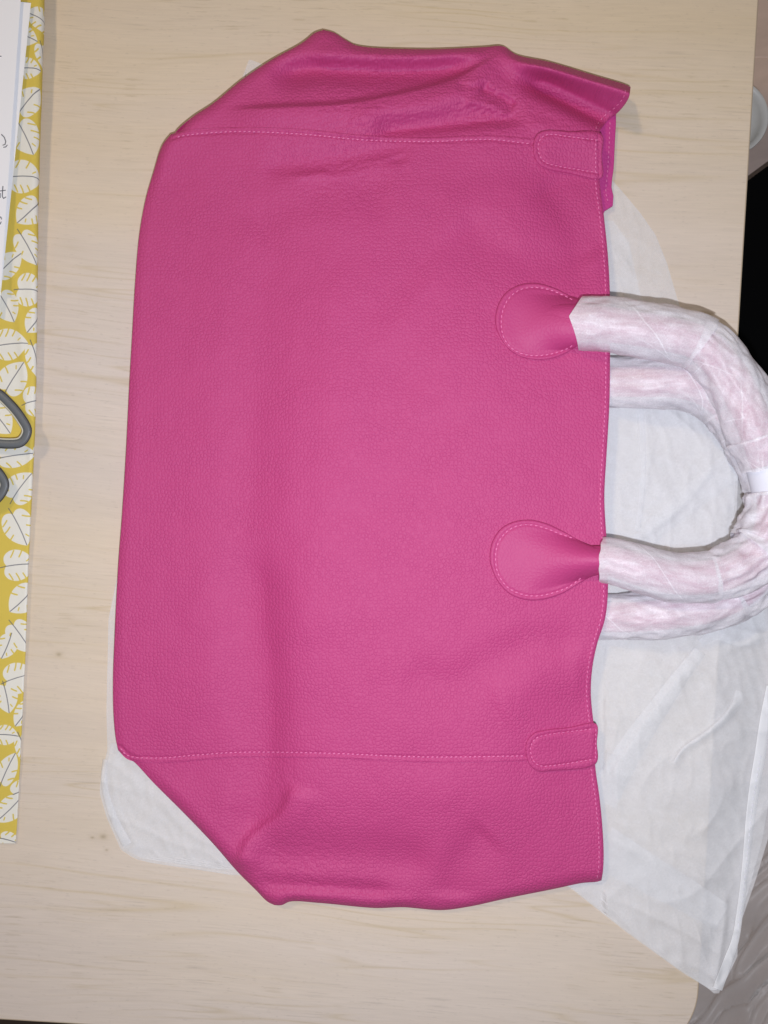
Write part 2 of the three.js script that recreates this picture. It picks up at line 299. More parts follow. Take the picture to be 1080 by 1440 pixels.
function coons(T, B, L, R, nu, nv, height, skirt) {
  const t = curve2(T, nu), b = curve2(B, nu), l = curve2(L, nv), r = curve2(R, nv);
  const px = (i, j) => { const u = i / nu, v = j / nv; return [0, 1].map((k) => (1 - v) * t[i][k] + v * b[i][k] + (1 - u) * l[j][k] + u * r[j][k] - ((1 - u) * (1 - v) * t[0][k] + u * (1 - v) * t[nu][k] + (1 - u) * v * b[0][k] + u * v * b[nu][k])); };
  const top = gridGeometry(nu, nv, (u, v, i, j) => { const [x, y] = px(i, j); return P(x, y, height(x, y)); });
  const walls = [];
  const wall = (n, at_, drop) => { const g = gridGeometry(n, 3, (u, v, i, j) => { const [x, y] = at_(i), h = height(x, y), to = Math.max(1.6, h - drop); const k = [0, 0.08, 0.3, 1][j]; const p = P(x, y, h), q = p.clone(); q.y = TABLE + lerp(h, to, k) * 1e-3; return q; }); walls.push(g); };
  wall(nu, (i) => px(i, 0), skirt[0]); wall(nv, (j) => px(nu, j), skirt[1]); wall(nu, (i) => px(i, nv), skirt[2]); wall(nv, (j) => px(0, j), skirt[3]);
  return mergeGeometries([top, ...walls]);
}
const bag = thing('handbag', P(500, 660, 0), 'large magenta pebbled leather tote bag lying on its white dust bag', 'handbag');
const edgeIn = (x, y, k = 1) => { const d = distTo(openC, x, y)[0]; return -k * Math.pow(clamp(1 - d / 4), 2); };   // rolled cut edge at the opening
const hMain = (x, y) => { const a = Math.min(distTo(topCut, x, y)[0], distTo(botCut, x, y)[0]); return HB(x, y) + 1.5 - 0.5 * Math.pow(clamp(1 - a / 2.6), 2) - 0.75 * Math.exp(-((a - 6.4) ** 2) / 4) + edgeIn(x, y); };
const hSide = (x, y) => HB(x, y) + edgeIn(x, y);
part('main_panel', coons(topCut, botCut, mainLeft, mainRight, 400, 520, hMain, [1.7, 2.4, 1.7, 99]), M.leather, bag);
const shift = (a, dy) => a.map(([x, y]) => [x, y + dy]);
const upBottom = [[246, 195], [256, 190], ...shift(topCut.slice(2, -1), 6), [842, 206]], lowTop = [[176, 1062], [190, 1065], ...shift(botCut.slice(3, -1), -6), [836, 1061]];
part('side_panel', coons(upTop, upBottom, upLeft, upRight, 400, 110, hSide, [99, 2.4, 0.2, 99]), M.leather, bag, null, 'crumpled upper side panel of the tote bag with its corner rolled up');
part('side_panel', coons(lowTop, lowBottom, lowLeft, lowRight, 400, 130, hSide, [0.2, 2.4, 99, 99]), M.leather, bag, null, 'smoother lower side panel of the tote bag');
{ // the far leather wall of the bag, seen where the opening gapes
  const o = [[863, 150], [864.5, 168], [863, 200], [861, 240], [858, 262], [861, 278], [861, 288], [852, 294], [846, 300], [846, 420], [845, 600], [838, 700], [840, 830], [832, 885], [816, 940], [815, 980], [820, 1050], [828, 1150], [828, 1218], [715, 1240], [620, 1258], [450, 1248], [398, 1246], [358, 1214], [206, 1060], [184, 1000], [192, 800], [210, 400], [234, 250], [268, 200], [352, 130], [455, 66], [600, 88], [700, 88], [820, 122], [850, 134]];
  const sh = new THREE.Shape(curve2(o, 260, true).map(([x, y]) => { const p = P(x, y, 3); return new THREE.Vector2(p.x, -p.z); }));
  const g = new THREE.ExtrudeGeometry(sh, { depth: 0.0016, bevelEnabled: true, bevelThickness: 0.0006, bevelSize: 0.0006, bevelSegments: 3 });
  g.rotateX(-Math.PI / 2); g.translate(0, TABLE + 0.0022, 0);
  part('back_panel', g, M.lining, bag);
}

// stitches: short raised threads along a line
const stitchGeo = new THREE.CapsuleGeometry(0.5, 1, 3, 6); stitchGeo.rotateZ(Math.PI / 2);   // along x
function stitches(line, height, pitch = 6.6, size = 1, closed = false, lift = 0.3) {
  const pts = line.length > 60 ? line : curve2(line, 80, closed); const L = [0]; for (let i = 1; i < pts.length; i++) L.push(L[i - 1] + Math.hypot(pts[i][0] - pts[i - 1][0], pts[i][1] - pts[i - 1][1]));
  const total = L[L.length - 1], n = Math.floor(total / pitch), out = [], r = rng(Math.round(total * 10));
  const on = (s) => { let i = 1; while (i < L.length - 1 && L[i] < s) i++; const t = clamp((s - L[i - 1]) / (L[i] - L[i - 1])); const x = lerp(pts[i - 1][0], pts[i][0], t), y = lerp(pts[i - 1][1], pts[i][1], t); return P(x, y, height(x, y) + lift); };
  for (let k = 0; k < n; k++) {
    const s = (k + 0.5) * total / n, a = on(s - pitch * 0.29), b = on(s + pitch * 0.29), d = b.clone().sub(a), len = d.length();
    const g = stitchGeo.clone(); g.scale(len / 2, 0.0007 * size, 0.00078 * size);
    const q = new THREE.Quaternion().setFromUnitVectors(new THREE.Vector3(1, 0, 0), d.normalize()); const yaw = new THREE.Quaternion().setFromAxisAngle(new THREE.Vector3(0, 1, 0), 0.16 + 0.12 * (r() - 0.5));
    g.applyQuaternion(yaw).applyQuaternion(q); const c = a.add(b).multiplyScalar(0.5); g.translate(c.x, c.y, c.z); out.push(g);
  }
  return mergeGeometries(out);
}
part('stitching', stitches([[248, 193], [262, 190], [330, 185], [430, 189], [510, 196.5], [600, 199], [690, 196], [745, 202]], hMain), M.thread, bag, 'stuff');
part('stitching', stitches([[169, 1051], [178, 1062], [222, 1066], [274, 1062], [333, 1058], [453, 1059], [600, 1064.5], [737, 1063]], hMain), M.thread, bag, 'stuff');
part('stitching', stitches(mainRight.map(([x, y]) => [x - 6, y]).slice(0, -1), hMain, 6.8, 0.9), M.thread, bag, 'stuff');
part('stitching', stitches(lowRight.map(([x, y]) => [x - 6.5, y - 2]), hSide, 6.8, 0.9), M.thread, bag, 'stuff');
part('stitching', stitches([[880, 125], [877, 136], [866, 150], [852, 161], [840, 175], [836, 190]], hSide, 6.8, 0.95), M.thread, bag, 'stuff');
part('stitching', stitches([[858, 170], [856.5, 205], [854.5, 240], [852, 270], [855, 284]], () => 4.5, 6.5, 0.85), M.thread, bag, 'stuff');

// leather patches draped on the bag: rings from a centre to the outline
function drape(outline, c, height, thick, n = 150) {
  const o = curve2(outline, n, true); const ts = []; for (let k = 0; k <= 34; k++) ts.push(k / 34 * 0.93); ts.push(0.95, 0.965, 0.978, 0.988, 0.995, 1);
  const span = Math.min(...o.map((p) => Math.hypot(p[0] - c[0], p[1] - c[1])));
  return gridGeometry(n, ts.length, (u, v, i, j) => {
    const t = ts[Math.min(j, ts.length - 1)], x = lerp(c[0], o[i % n][0], t), y = lerp(c[1], o[i % n][1], t), e = clamp((1 - t) * span / 4.2), prof = Math.sqrt(1 - (1 - e) ** 2);
    return P(x, y, height(x, y) + (j === ts.length ? -0.4 : thick * (0.35 + 0.65 * prof)));
  });
}
for (const [outline, c, seam] of [
  [[[846, 188], [800, 184.5], [768, 183], [756, 188], [750.5, 200], [751, 218], [757, 230], [768, 237], [800, 244], [846, 250], [846.5, 220]], [800, 215], [[842, 197], [800, 192], [771, 189], [762, 193], [757, 203], [758, 216], [764, 226], [774, 231], [805, 237], [842, 243]]],
  [[[838.5, 1018], [800, 1023], [765, 1027], [750, 1032], [741, 1043], [739.5, 1058], [744, 1074], [756, 1084.5], [775, 1084], [838, 1074], [839.5, 1045]], [790, 1054], [[833, 1025], [800, 1029], [766, 1034], [754, 1038], [747, 1048], [746.5, 1060], [751, 1071], [760, 1077], [778, 1076.5], [833, 1068]]],
]) {
  const flat = (x, y) => HB(x, y) + 1.35 + edgeIn(x, y, 0.6);
  const sewn = curve2(seam, 70), groove = (x, y) => { const q = distTo(sewn, x, y)[0]; return q < 6 ? 0.7 * Math.exp(-q * q / 4) : 0; };
  const tab = part('tab', drape(outline, c, (x, y) => flat(x, y) - groove(x, y), 2.0), M.leather, bag);
  part('stitching', stitches(seam, (x, y) => flat(x, y) + 1.3, 6.2, 0.9), M.thread, tab, 'stuff');
  part('stitching', stitches([[838, outline[0][1] + 6], [837.5, outline[9][1] - 6]], (x, y) => flat(x, y) + 1.9, 6.2, 0.9), M.thread, tab, 'stuff');
}
// round handle patches with the handle growing out of them
const PATCHES = [
  { outline: [[697, 458], [700, 430], [712, 411], [732, 400], [755, 398], [780, 405], [800, 415], [818, 424], [822, 455], [816, 482], [800, 494], [780, 503], [757, 506], [732, 501], [712, 487]], c: [752, 453], stitch: [[806, 422], [790, 414], [772, 407], [752, 404], [732, 407], [716, 419], [707, 437], [705, 458], [709, 476], [720, 490], [736, 498], [756, 500], [778, 497], [800, 489], [806, 485]], a: [722, 453], b: [806, 454], w0: 44, w1: 37, top: 12 },
  { outline: [[689, 788], [692, 763], [704, 744], [722, 734], [745, 731], [768, 736], [790, 746], [815, 760], [838, 769.5], [856, 772], [858, 788], [855, 804], [832, 811], [812, 822], [790, 835], [765, 843], [742, 844], [718, 836], [699, 816]], c: [752, 787], stitch: [[806, 757], [786, 750], [768, 743], [746, 738], [726, 740], [709, 751], [699, 768], [697, 790], [701, 808], [714, 826], [735, 836], [755, 838], [780, 833], [802, 824], [818, 812]], a: [718, 788], b: [858, 788], w0: 48, w1: 22, top: 14 },
];
for (const p of PATCHES) {
  const [ax, ay] = p.a, [bx, by] = p.b, L = Math.hypot(bx - ax, by - ay), ux = (bx - ax) / L, uy = (by - ay) / L;
  const bump = (x, y) => { const s = ((x - ax) * ux + (y - ay) * uy) / L, q = Math.abs((x - ax) * -uy + (y - ay) * ux); const w = lerp(p.w0, p.w1, smooth(0, 1, s)), rise = p.top * Math.pow(smooth(-0.15, 1.05, s), 1.15); return rise * Math.pow(Math.max(0, 1 - (q / w) ** 2), lerp(1.6, 0.75, clamp(s))); };
  const sewn = curve2(p.stitch, 90), groove = (x, y) => { const q = distTo(sewn, x, y)[0]; return q < 6 ? 0.75 * Math.exp(-q * q / 4.5) : 0; };
  const mesh = part('handle_patch', drape(p.outline, p.c, (x, y) => hMain(x, y) + bump(x, y) - groove(x, y), 2.2, 200), M.smoothLeather, bag);
  part('stitching', stitches(p.stitch, (x, y) => hMain(x, y) + bump(x, y) + 1.45, 7.2, 1.05), M.thread, mesh, 'stuff');
}

// handles: leather tubes, each in a crinkled paper sleeve
function sweep(path, s0, s1, n, m, radius, flat = () => 1, turn = 0) {           // radius(s, angle) in m; angle 0 is up
  const c = new THREE.CatmullRomCurve3(path, false, 'centripetal'), len = c.getLength();
  const g = gridGeometry(m, n, (u, v) => {
    const v0 = lerp(s0(0), s1(0), v), th = turn ? 2.1 + 0.5 * noise(v0 * 7 + 2.3, turn * 9) + u * Math.PI * 2 * turn : (u - 0.5) * Math.PI * 2, s = lerp(s0(th), s1(th), v), t = clamp(s), p = c.getPointAt(t), d = c.getTangentAt(t), side = new THREE.Vector3().crossVectors(d, new THREE.Vector3(0, 1, 0)).normalize(), up = new THREE.Vector3().crossVectors(side, d);
    const r = radius(s, th) + (turn ? 0.0007 * u : 0); return p.addScaledVector(up, r * Math.cos(th) * flat(t)).addScaledVector(side, r * Math.sin(th) * 1.0);
  });
  const uv = g.attributes.uv; for (let j = 0; j <= n; j++) for (let i = 0; i <= m; i++) uv.setXY(j * (m + 1) + i, i / m * 0.09 * (turn || 1), lerp(s0(0), s1(0), j / n) * len);
  return [g, len];
}
const hb = (x, y) => hMain(x, y);
const frontPath = [P(770, 453, hb(775, 453) - 3), P(806, 454, hb(806, 454) + 3), P(850, 456, 27), P(900, 463, 31), P(950, 472, 33), P(984, 483, 34), P(1022, 522, 34), P(1054, 580, 34), P(1076, 640, 33), P(1090, 700, 33), P(1088, 735, 33), P(1074, 770, 33), P(1045, 795, 33), P(1000, 811, 33), P(948, 812, 32), P(900, 801, 31), P(862, 790, 27.5), P(838, 787.5, hb(838, 787) + 3.4), P(798, 787, hb(798, 787) - 3)];
const backPath = [P(835, 537, 7.5), P(862, 537, 9), P(900, 537, 15), P(960, 539, 17), P(1005, 556, 18), P(1048, 607, 19), P(1078, 668, 20), P(1090, 720, 20), P(1083, 778, 19), P(1050, 826, 18), P(1005, 851, 16), P(950, 862, 15), P(900, 867, 14), P(862, 868, 9), P(835, 868, 7.5)];
const nW = (seed, k) => (s, th) => { const a = Math.cos(th) * 1.3, b = Math.sin(th) * 1.3; return k * (0.7 * noise(s * 20 + seed, a * 1.5 + b * 0.6 + seed) + 1.0 * (0.28 - Math.abs(noise(s * 16 + a * 1.2 + seed * 2, b * 1.9 + seed))) + 0.7 * (0.25 - Math.abs(noise(s * 30 - b * 1.6 + seed * 3, a * 1.7 + b * 1.1 + seed))) + 0.10 * noise(s * 90 + a * 2, b * 4 + seed)); };
function handle(path, radius, segs, label, flat) {
  const [g] = sweep(path, () => 0, () => 1, 160, 28, radius, flat);
  const h = part('handle', g, M.smoothLeather, bag, null, label);
  for (const [a, b, r0, r1, seed, tip, k] of segs) {
    const crumple = nW(seed, k ?? 0.0016);
    const s0 = (th) => a - (tip ? tip * (1 - Math.abs(Math.sin(th))) : 0.002 * noise(th * 1.3, seed)), s1 = (th) => b + 0.005 * noise(th * 1.5, seed + 5);
    const [w] = sweep(path, s0, s1, Math.max(20, Math.round((b - a) * 260)), 104, (s, th) => { const t = clamp((s - a) / (b - a)); return lerp(r0, r1, t) * (1 + 0.10 * Math.sin(th) ** 2) + crumple(s, th) * smooth(0, 0.05, t); }, flat, 1.12);
    part('paper_sleeve', w, M.wrap, h, null, 'crinkled see-through white paper sleeve on the handle');
  }
  return h;
}
const frontHandle = handle(frontPath, (s) => lerp(0.0118, 0.0100, smooth(0, 0.16, s)) * lerp(1, 0.86, smooth(0.85, 0.98, s)), [
  [0.058, 0.262, 0.0142, 0.0147, 3, 0.016, 0.0013], [0.250, 0.452, 0.0134, 0.0156, 9, 0, 0.0024], [0.448, 0.506, 0.0162, 0.0130, 15, 0, 0.0026], [0.546, 0.668, 0.0132, 0.0170, 21, 0, 0.0055], [0.645, 0.758, 0.0146, 0.0126, 33, 0, 0.0034], [0.752, 0.940, 0.0136, 0.0119, 37, 0, 0.0012],
], 'front handle of the bag, the upper one in view');
{ const [g] = sweep(frontPath, () => 0.502, () => 0.552, 20, 48, (s, th) => 0.0120 * (1 + 0.04 * Math.sin(th) ** 2)); part('tape', g, M.tape, frontHandle, null, 'band of white tape round the handle'); }
handle(backPath, () => 0.0094, [
  [0.0, 0.275, 0.0138, 0.0142, 41, 0, 0.0016], [0.268, 0.46, 0.0138, 0.0130, 47, 0, 0.0026], [0.457, 0.72, 0.0130, 0.0136, 53, 0, 0.0036], [0.71, 1.0, 0.0136, 0.0122, 59, 0, 0.0018],
], 'rear handle of the bag, lying under the front one', (t) => 1 - 0.42 * (1 - smooth(0.03, 0.2, t)) - 0.42 * smooth(0.82, 0.97, t));

// ---------------------------------------------------------------- the dust bag
const dust = thing('dust_bag', P(760, 760, 0), 'thin white non-woven dust bag spread under the tote, trailing over the table edge', 'dust bag');
function loft(left, right, y0, y1, rows, cols, height) {
  return gridGeometry(cols, rows, (u, v) => { const y = lerp(y0, y1, v), x = lerp(lookup(left, y), lookup(right, y), u); return P(x, y, height(x, y)); });
}
const ridges = [
  [[[1042, 978], [1020, 1008], [990, 1034], [958, 1056], [945, 1085]], 7, 5, 3.2], [[[975, 930], [930, 985], [880, 1060], [850, 1110]], 14, 5, 2.6], [[[862, 1150], [930, 1195], [1000, 1245]], 5, 16, 2.2], [[[905, 570], [912, 640], [908, 700]], 4, 4, 1.2],
  [[[880, 770], [950, 720], [1010, 650]], 12, 5, 2], [[[940, 905], [1000, 960], [1030, 1010]], 8, 12, 2.2], [[[1037, 600], [1037, 680], [1035, 755]], 8, 3, 2], [[[870, 1060], [930, 1110], [1000, 1115], [1050, 1090]], 20, 24, 2], [[[1000, 1330], [960, 1300], [900, 1290]], 8, 12, 1.5],
  [[[862, 300], [890, 360], [908, 440]], 4, 5, 0.8], [[[1010, 890], [1040, 905], [1075, 890]], 9, 9, 2.6], [[[180, 1090], [240, 1140], [330, 1220]], 8, 8, 1.2], [[[155, 1070], [165, 1130], [195, 1195]], 3, 4, 1.3], [[[1022, 1250], [1015, 1320], [1005, 1390]], 5, 8, 4],
].map(([p, a, b, h]) => [curve2(p, 16), a, b, h]);
function sheetH(x, y) {
  const inBag = clamp(Math.min(distTo(openC, x, y)[0] / 26, 1));
  const ridge = (f, a, b, o) => Math.pow(1 - clamp(Math.abs(noise((x * a + y * b) / f + o, (y * a - x * b) / (f * 2.6) + o)) * 3.2), 3);
  let h = 1.3 + 0.8 * noise(x / 60 + 2, y / 70) + 0.4 * noise(x / 22, y / 26 + 5) + 1.0 * ridge(70, 0.8, 0.6, 4) + 0.9 * ridge(50, -0.5, 0.86, 9) + 0.6 * ridge(27, 0.95, -0.3, 15);
  for (const [p, a, b, k] of ridges) { const [d, side, t] = distTo(p, x, y); if (d < 60) h += 0.55 * k * Math.exp(-d * d / ((side < 0 ? a : b) ** 2)) * smooth(0, 0.15, t) * smooth(1, 0.85, t); }
  const edge = 1065 - 0.0576 * y; h += 3.5 * smooth(-220, 10, x - edge) * smooth(850, 1000, y);
  if (x < 850 && x > 345) h = 0.5;
  return Math.max(0.35, lerp(0.5, h, x > 800 ? inBag : 1));
}
const shadeL = [[84, 350], [110, 340], [160, 420], [400, 270], [700, 210], [800, 167], [870, 152.5], [1000, 149.5], [1055, 151], [1075, 146], [1092, 142], [1115, 140], [1150, 150], [1195, 170], [1208, 190], [1214, 215], [1225, 290], [1232, 335], [1238, 600], [1243, 790], [1248, 801], [1310, 880], [1368, 960], [1390, 996], [1397, 1004]];
const shadeR = [[84, 353], [110, 420], [160, 480], [245, 845], [252, 860], [270, 876], [300, 901], [330, 922], [370, 938], [445, 960], [520, 980], [575, 990], [592, 1002], [606, 1020], [625, 1075], [700, 1096], [850, 1094], [1000, 1096], [1120, 1091], [1180, 1080], [1240, 1062], [1300, 1041], [1312, 1038], [1345, 1037], [1380, 1020], [1397, 1011]];
const frontL = [[310, 845], [1225, 800], [1243, 795], [1250, 806], [1310, 884], [1368, 963], [1392, 1000]];
const frontR = [[310, 862], [340, 884], [400, 897], [440, 907], [520, 950], [570, 985], [590, 1000], [600, 1022], [612, 1037], [680, 1037.5], [720, 1036], [750, 1034], [775, 1052], [800, 1075], [850, 1088], [1000, 1090], [1120, 1082], [1180, 1072], [1240, 1056], [1300, 1038], [1345, 1032], [1392, 1008]];
part('back_layer', loft(shadeL, shadeR, 84, 1397, 300, 220, (x, y) => Math.max(0.3, 0.35 + 0.5 * (sheetH(x, y) - 0.5))), M.gauze, dust);
part('front_layer', loft(frontL, frontR, 310, 1392, 320, 120, (x, y) => sheetH(x, y) + 0.6), M.gauze, dust);
part('corner_layer', loft([[1045, 156], [1092, 147], [1115, 144.5], [1150, 154], [1195, 175], [1207, 200], [1222, 300]], [[1045, 260], [1120, 340], [1180, 360], [1222, 352]], 1045, 1222, 70, 60, (x, y) => sheetH(x, y) + 0.5), M.gauze, dust);
part('upper_layer', loft([[570, 850], [760, 845]], [[570, 985], [590, 1002], [612, 1033], [680, 1034], [750, 1030], [760, 1034]], 566, 765, 60, 60, (x, y) => sheetH(x, y) + 1.1), M.gauze, dust);
function ribbon(line, w, height, n = 60, m = 10, puff = 0) { // strip of cloth along a line, w(t) px wide
  const c = curve2(line, n); return gridGeometry(m, n, (u, v, i, j) => { const a = c[Math.max(0, j - 1)], b = c[Math.min(n, j + 1)], l = Math.hypot(b[0] - a[0], b[1] - a[1]), k = (u - 0.5) * w(v), x = c[j][0] - (b[1] - a[1]) / l * k, y = c[j][1] + (b[0] - a[0]) / l * k; return P(x, y, height(x, y) + puff * Math.sqrt(Math.max(0, 1 - (2 * u - 1) ** 2))); });
}
const over = (x, y) => sheetH(x, y) + 1.2;
part('fold', ribbon([[985, 915], [962, 945], [930, 990], [895, 1040], [868, 1085], [845, 1125]], (t) => lerp(18, 46, t), over, 60, 12, 0.8), M.gauze, dust);
part('fold', ribbon([[1041, 972], [1034, 992], [1016, 1014], [990, 1034], [962, 1053], [948, 1072]], (t) => lerp(13, 5, t), over, 50, 8, 0.4), M.gauze, dust);
part('fold', ribbon([[845, 1190], [900, 1222], [960, 1256], [1015, 1290]], (t) => lerp(62, 40, t), over, 60, 14, 0.6), M.gauze, dust);
part('fold', ribbon([[878, 785], [930, 735], [985, 690], [1030, 655]], (t) => lerp(26, 40, t), (x, y) => over(x, y) + 0.5, 60, 12, 0.5), M.gauze, dust);
part('fold', ribbon([[900, 572], [904, 640], [902, 700], [896, 745]], () => 9, (x, y) => over(x, y) + 0.4, 50, 8, 0.5), M.gauze, dust);
part('fold', ribbon([[985, 905], [1010, 890], [1040, 893], [1080, 880]], (t) => lerp(10, 44, t), (x, y) => over(x, y) + 0.3, 50, 14, 0.3), M.gauze, dust);
part('fold', ribbon([[148, 1068], [146, 1092], [149, 1118], [160, 1152], [178, 1188]], (t) => lerp(7, 14, t), (x, y) => sheetH(x, y) + 1.1, 50, 8, 0.8), M.gauze, dust);
const hemLine = [[1084, 965], [1076, 1010], [1069, 1060], [1062, 1100], [1055, 1150], [1049, 1210], [1042, 1270], [1034, 1322], [1024, 1350], [1009, 1391]];
const hemH = (x, y) => sheetH(x, y) + 2.0;
part('hem', ribbon(hemLine, (t) => 12 + 3 * Math.sin(t * 7), hemH, 120, 10, 0.5), M.hem, dust);
part('stitching', stitches(hemLine.slice(2, 8).map(([x, y]) => [x + 1.5, y]), (x, y) => hemH(x, y) + 0.55, 8.5, 0.7), M.whiteThread, dust, 'stuff');

// ---------------------------------------------------------------- patterned cloth at the left, papers and scissors on it
const clothEdge = [[-30, 63], [0, 62.5], [30, 63], [70, 61], [130, 59], [200, 56.5], [300, 54], [400, 53], [480, 52], [560, 51], [640, 48], [700, 45], [800, 40], [920, 36], [1000, 32], [1080, 28], [1150, 24.5], [1186, 22]];
const clothTop = (y) => lerp(12.5, 2.2, smooth(0, 1150, y) ** 0.8) + 0.6 * noise(3, y / 120);
const clothH = (x, y) => clothTop(y) + 0.5 * noise(x / 40, y / 60) + 0.8 * Math.exp(-(((x - lerp(20, 44, clamp((y - 380) / 250))) / 5) ** 2)) * smooth(330, 420, y) * smooth(760, 640, y);
function leafTexture() {
  const k = 1.65, X0 = -200, Y0 = -30, W = 275, Hh = 1236, c = document.createElement('canvas'); c.width = Math.round(W * k); c.height = Math.round(Hh * k); const g = c.getContext('2d');
  g.scale(k, k); g.translate(-X0, -Y0); g.fillStyle = '#cfb750'; g.fillRect(X0, Y0, W, Hh);
  const r = rng(77);
  const leaf = (x, y, w, h, a) => { w *= 1.03; h *= 1.08;                          // centre, length, width, angle of the midrib (tip at +x)
    g.save(); g.translate(x, y); g.rotate(a);
    g.fillStyle = '#dedbd1'; g.beginPath(); g.moveTo(w * 0.52, 0); g.bezierCurveTo(w * 0.36, -h * 0.34, w * 0.05, -h * 0.62, -w * 0.30, -h * 0.48); g.bezierCurveTo(-w * 0.58, -h * 0.34, -w * 0.52, -h * 0.1, -w * 0.42, 0); g.bezierCurveTo(-w * 0.52, h * 0.1, -w * 0.58, h * 0.36, -w * 0.30, h * 0.48); g.bezierCurveTo(w * 0.05, h * 0.62, w * 0.36, h * 0.34, w * 0.52, 0); g.fill();
    g.strokeStyle = '#cfb750'; g.lineWidth = 1.9; g.lineCap = 'round';
    for (const s of [-1, 1]) for (const q of r() > 0.5 ? [-0.2, 0.08] : [-0.26, -0.04, 0.17]) { const j = (r() - 0.5) * 0.06; g.beginPath(); g.moveTo(w * (q + 0.02 + j), s * h * (0.52 - Math.abs(q) * 0.18)); g.quadraticCurveTo(w * (q - 0.02 + j), s * h * 0.38, w * (q - 0.09 + j), s * h * 0.27); g.stroke(); }
    g.lineWidth = 1.6; g.beginPath(); g.moveTo(w * 0.22, -h * 0.12); g.lineTo(w * 0.3, -h * 0.18); g.stroke();
    g.strokeStyle = '#5d5e66'; g.lineWidth = 1.05; g.beginPath(); g.moveTo(-w * 0.62, h * 0.05); g.quadraticCurveTo(-w * 0.1, -h * 0.06, w * 0.5, 0); g.stroke(); g.restore();
  };
  const list = [[57, 30, 38, 30, 3.5], [37, 57, 34, 26, 0.4], [64, 82, 34, 24, 1.3], [42, 101, 30, 27, 0.05], [41, 145, 44, 32, -0.85], [36, 197, 48, 38, 1.15], [35, 251, 44, 42, 0.05], [39, 300, 42, 34, 2.4], [38, 350, 48, 31, 1.1], [10, 372, 44, 30, -0.7], [40, 408, 36, 42, 0.1], [6, 432, 44, 34, 1.1], [46, 452, 36, 28, 2.2], [12, 484, 46, 40, -0.06], [49, 508, 50, 26, 1.3], [16, 530, 48, 38, -0.95], [48, 563, 36, 38, -0.2], [-6, 590, 46, 36, 0.9], [18, 640, 52, 30, -0.12], [54, 640, 30, 20, 1.2], [24, 684, 46, 38, -0.9], [20, 743, 50, 40, 1.15], [20, 795, 44, 40, -0.06], [23, 845, 46, 36, 2.4], [22, 898, 48, 34, 1.0], [19, 955, 44, 40, -0.25], [24, 1008, 38, 26, 2.2], [1, 1037, 30, 26, 0.1], [26, 1060, 46, 22, 1.25], [1, 1085, 48, 26, -1.1], [26, 1116, 40, 30, -0.3], [1, 1145, 44, 30, 2.4], [4, 1188, 30, 22, 0.3], [0, 985, 40, 30, 1.4], [0, 912, 34, 26, 2.0], [58, 700, 26, 18, 1]];
  for (const [x, y, w, h, a] of list) leaf(x, y, w, h, a);
  for (let y = Y0; y < 1210; y += 49) for (let x = -190; x < -25; x += 44) leaf(x + r() * 10, y + (x % 88 ? 22 : 0) + r() * 8, 46, 38, r() * 6.3);
  const t = new THREE.CanvasTexture(c); t.colorSpace = THREE.SRGBColorSpace; t.wrapS = t.wrapT = THREE.ClampToEdgeWrapping; return { t, X0, Y0, W, Hh };
}
{
  const L = leafTexture(); const cols = 130, rows = 420;
  const roll = []; for (let i = 0; i <= cols; i++) roll.push(i);
  const us = [], uvx = [];
  // across: flat top, then the rounded fold at the right edge and back under
  const g = gridGeometry(cols, rows, (u, v) => {
    const y = lerp(-30, 1186, v), xe = lookup(clothEdge, y) + 0.5 * noise(9, y / 23), h = clothH(0, y); const flat = 0.72;
    if (u < flat) { const x = lerp(-200, xe - h * 1.2, u / flat); return P(x, y, clothH(x, y)); }
    const a = (u - flat) / (1 - flat) * Math.PI, hh = clothH(xe - h * 1.2, y), r = hh / 2; return P(xe - h * 1.2 + h * 1.2 * Math.sin(a), y, r + 0.25 + (r - 0.25) * Math.cos(a));
  });
  // uv in metres along the cloth: across it (following the cloth round the fold) and down its length
  const uv = g.attributes.uv, pp = g.attributes.position; for (let j = 0; j <= rows; j++) { let across = pp.getX(j * (cols + 1)); for (let i = 0; i <= cols; i++) { const k = j * (cols + 1) + i; if (i) across += Math.hypot(pp.getX(k) - pp.getX(k - 1), pp.getY(k) - pp.getY(k - 1)); uv.setXY(k, (across / S / 0.977 + 540 - L.X0) / L.W, 1 - (pp.getZ(k) / S / 0.984 + 720 - L.Y0) / L.Hh); } }
  const g2 = gridGeometry(60, 3, (u, v) => { const xe = lookup(clothEdge, 1186), h = clothTop(1186), x = lerp(-200, xe - h * 0.4, u); return P(x, 1186 + (v > 0.9 ? -0.2 : 0), lerp(clothH(x, 1186), 0.3, v)); });
  const u2 = g2.attributes.uv; for (let i = 0; i < u2.count; i++) u2.setXY(i, 0.8, 0.05);
  const weave = weaveTexture();
  const mat = new THREE.MeshStandardMaterial({ map: L.t, roughness: 0.9, bumpMap: weave, bumpScale: 0.00015, side: THREE.DoubleSide });
  weave.repeat.set(14, 62);
  tag(part('table_runner', mergeGeometries([g, g2]), mat, scene), 'folded mustard yellow cloth printed with white cheese-plant leaves at the left edge', 'cloth');
}
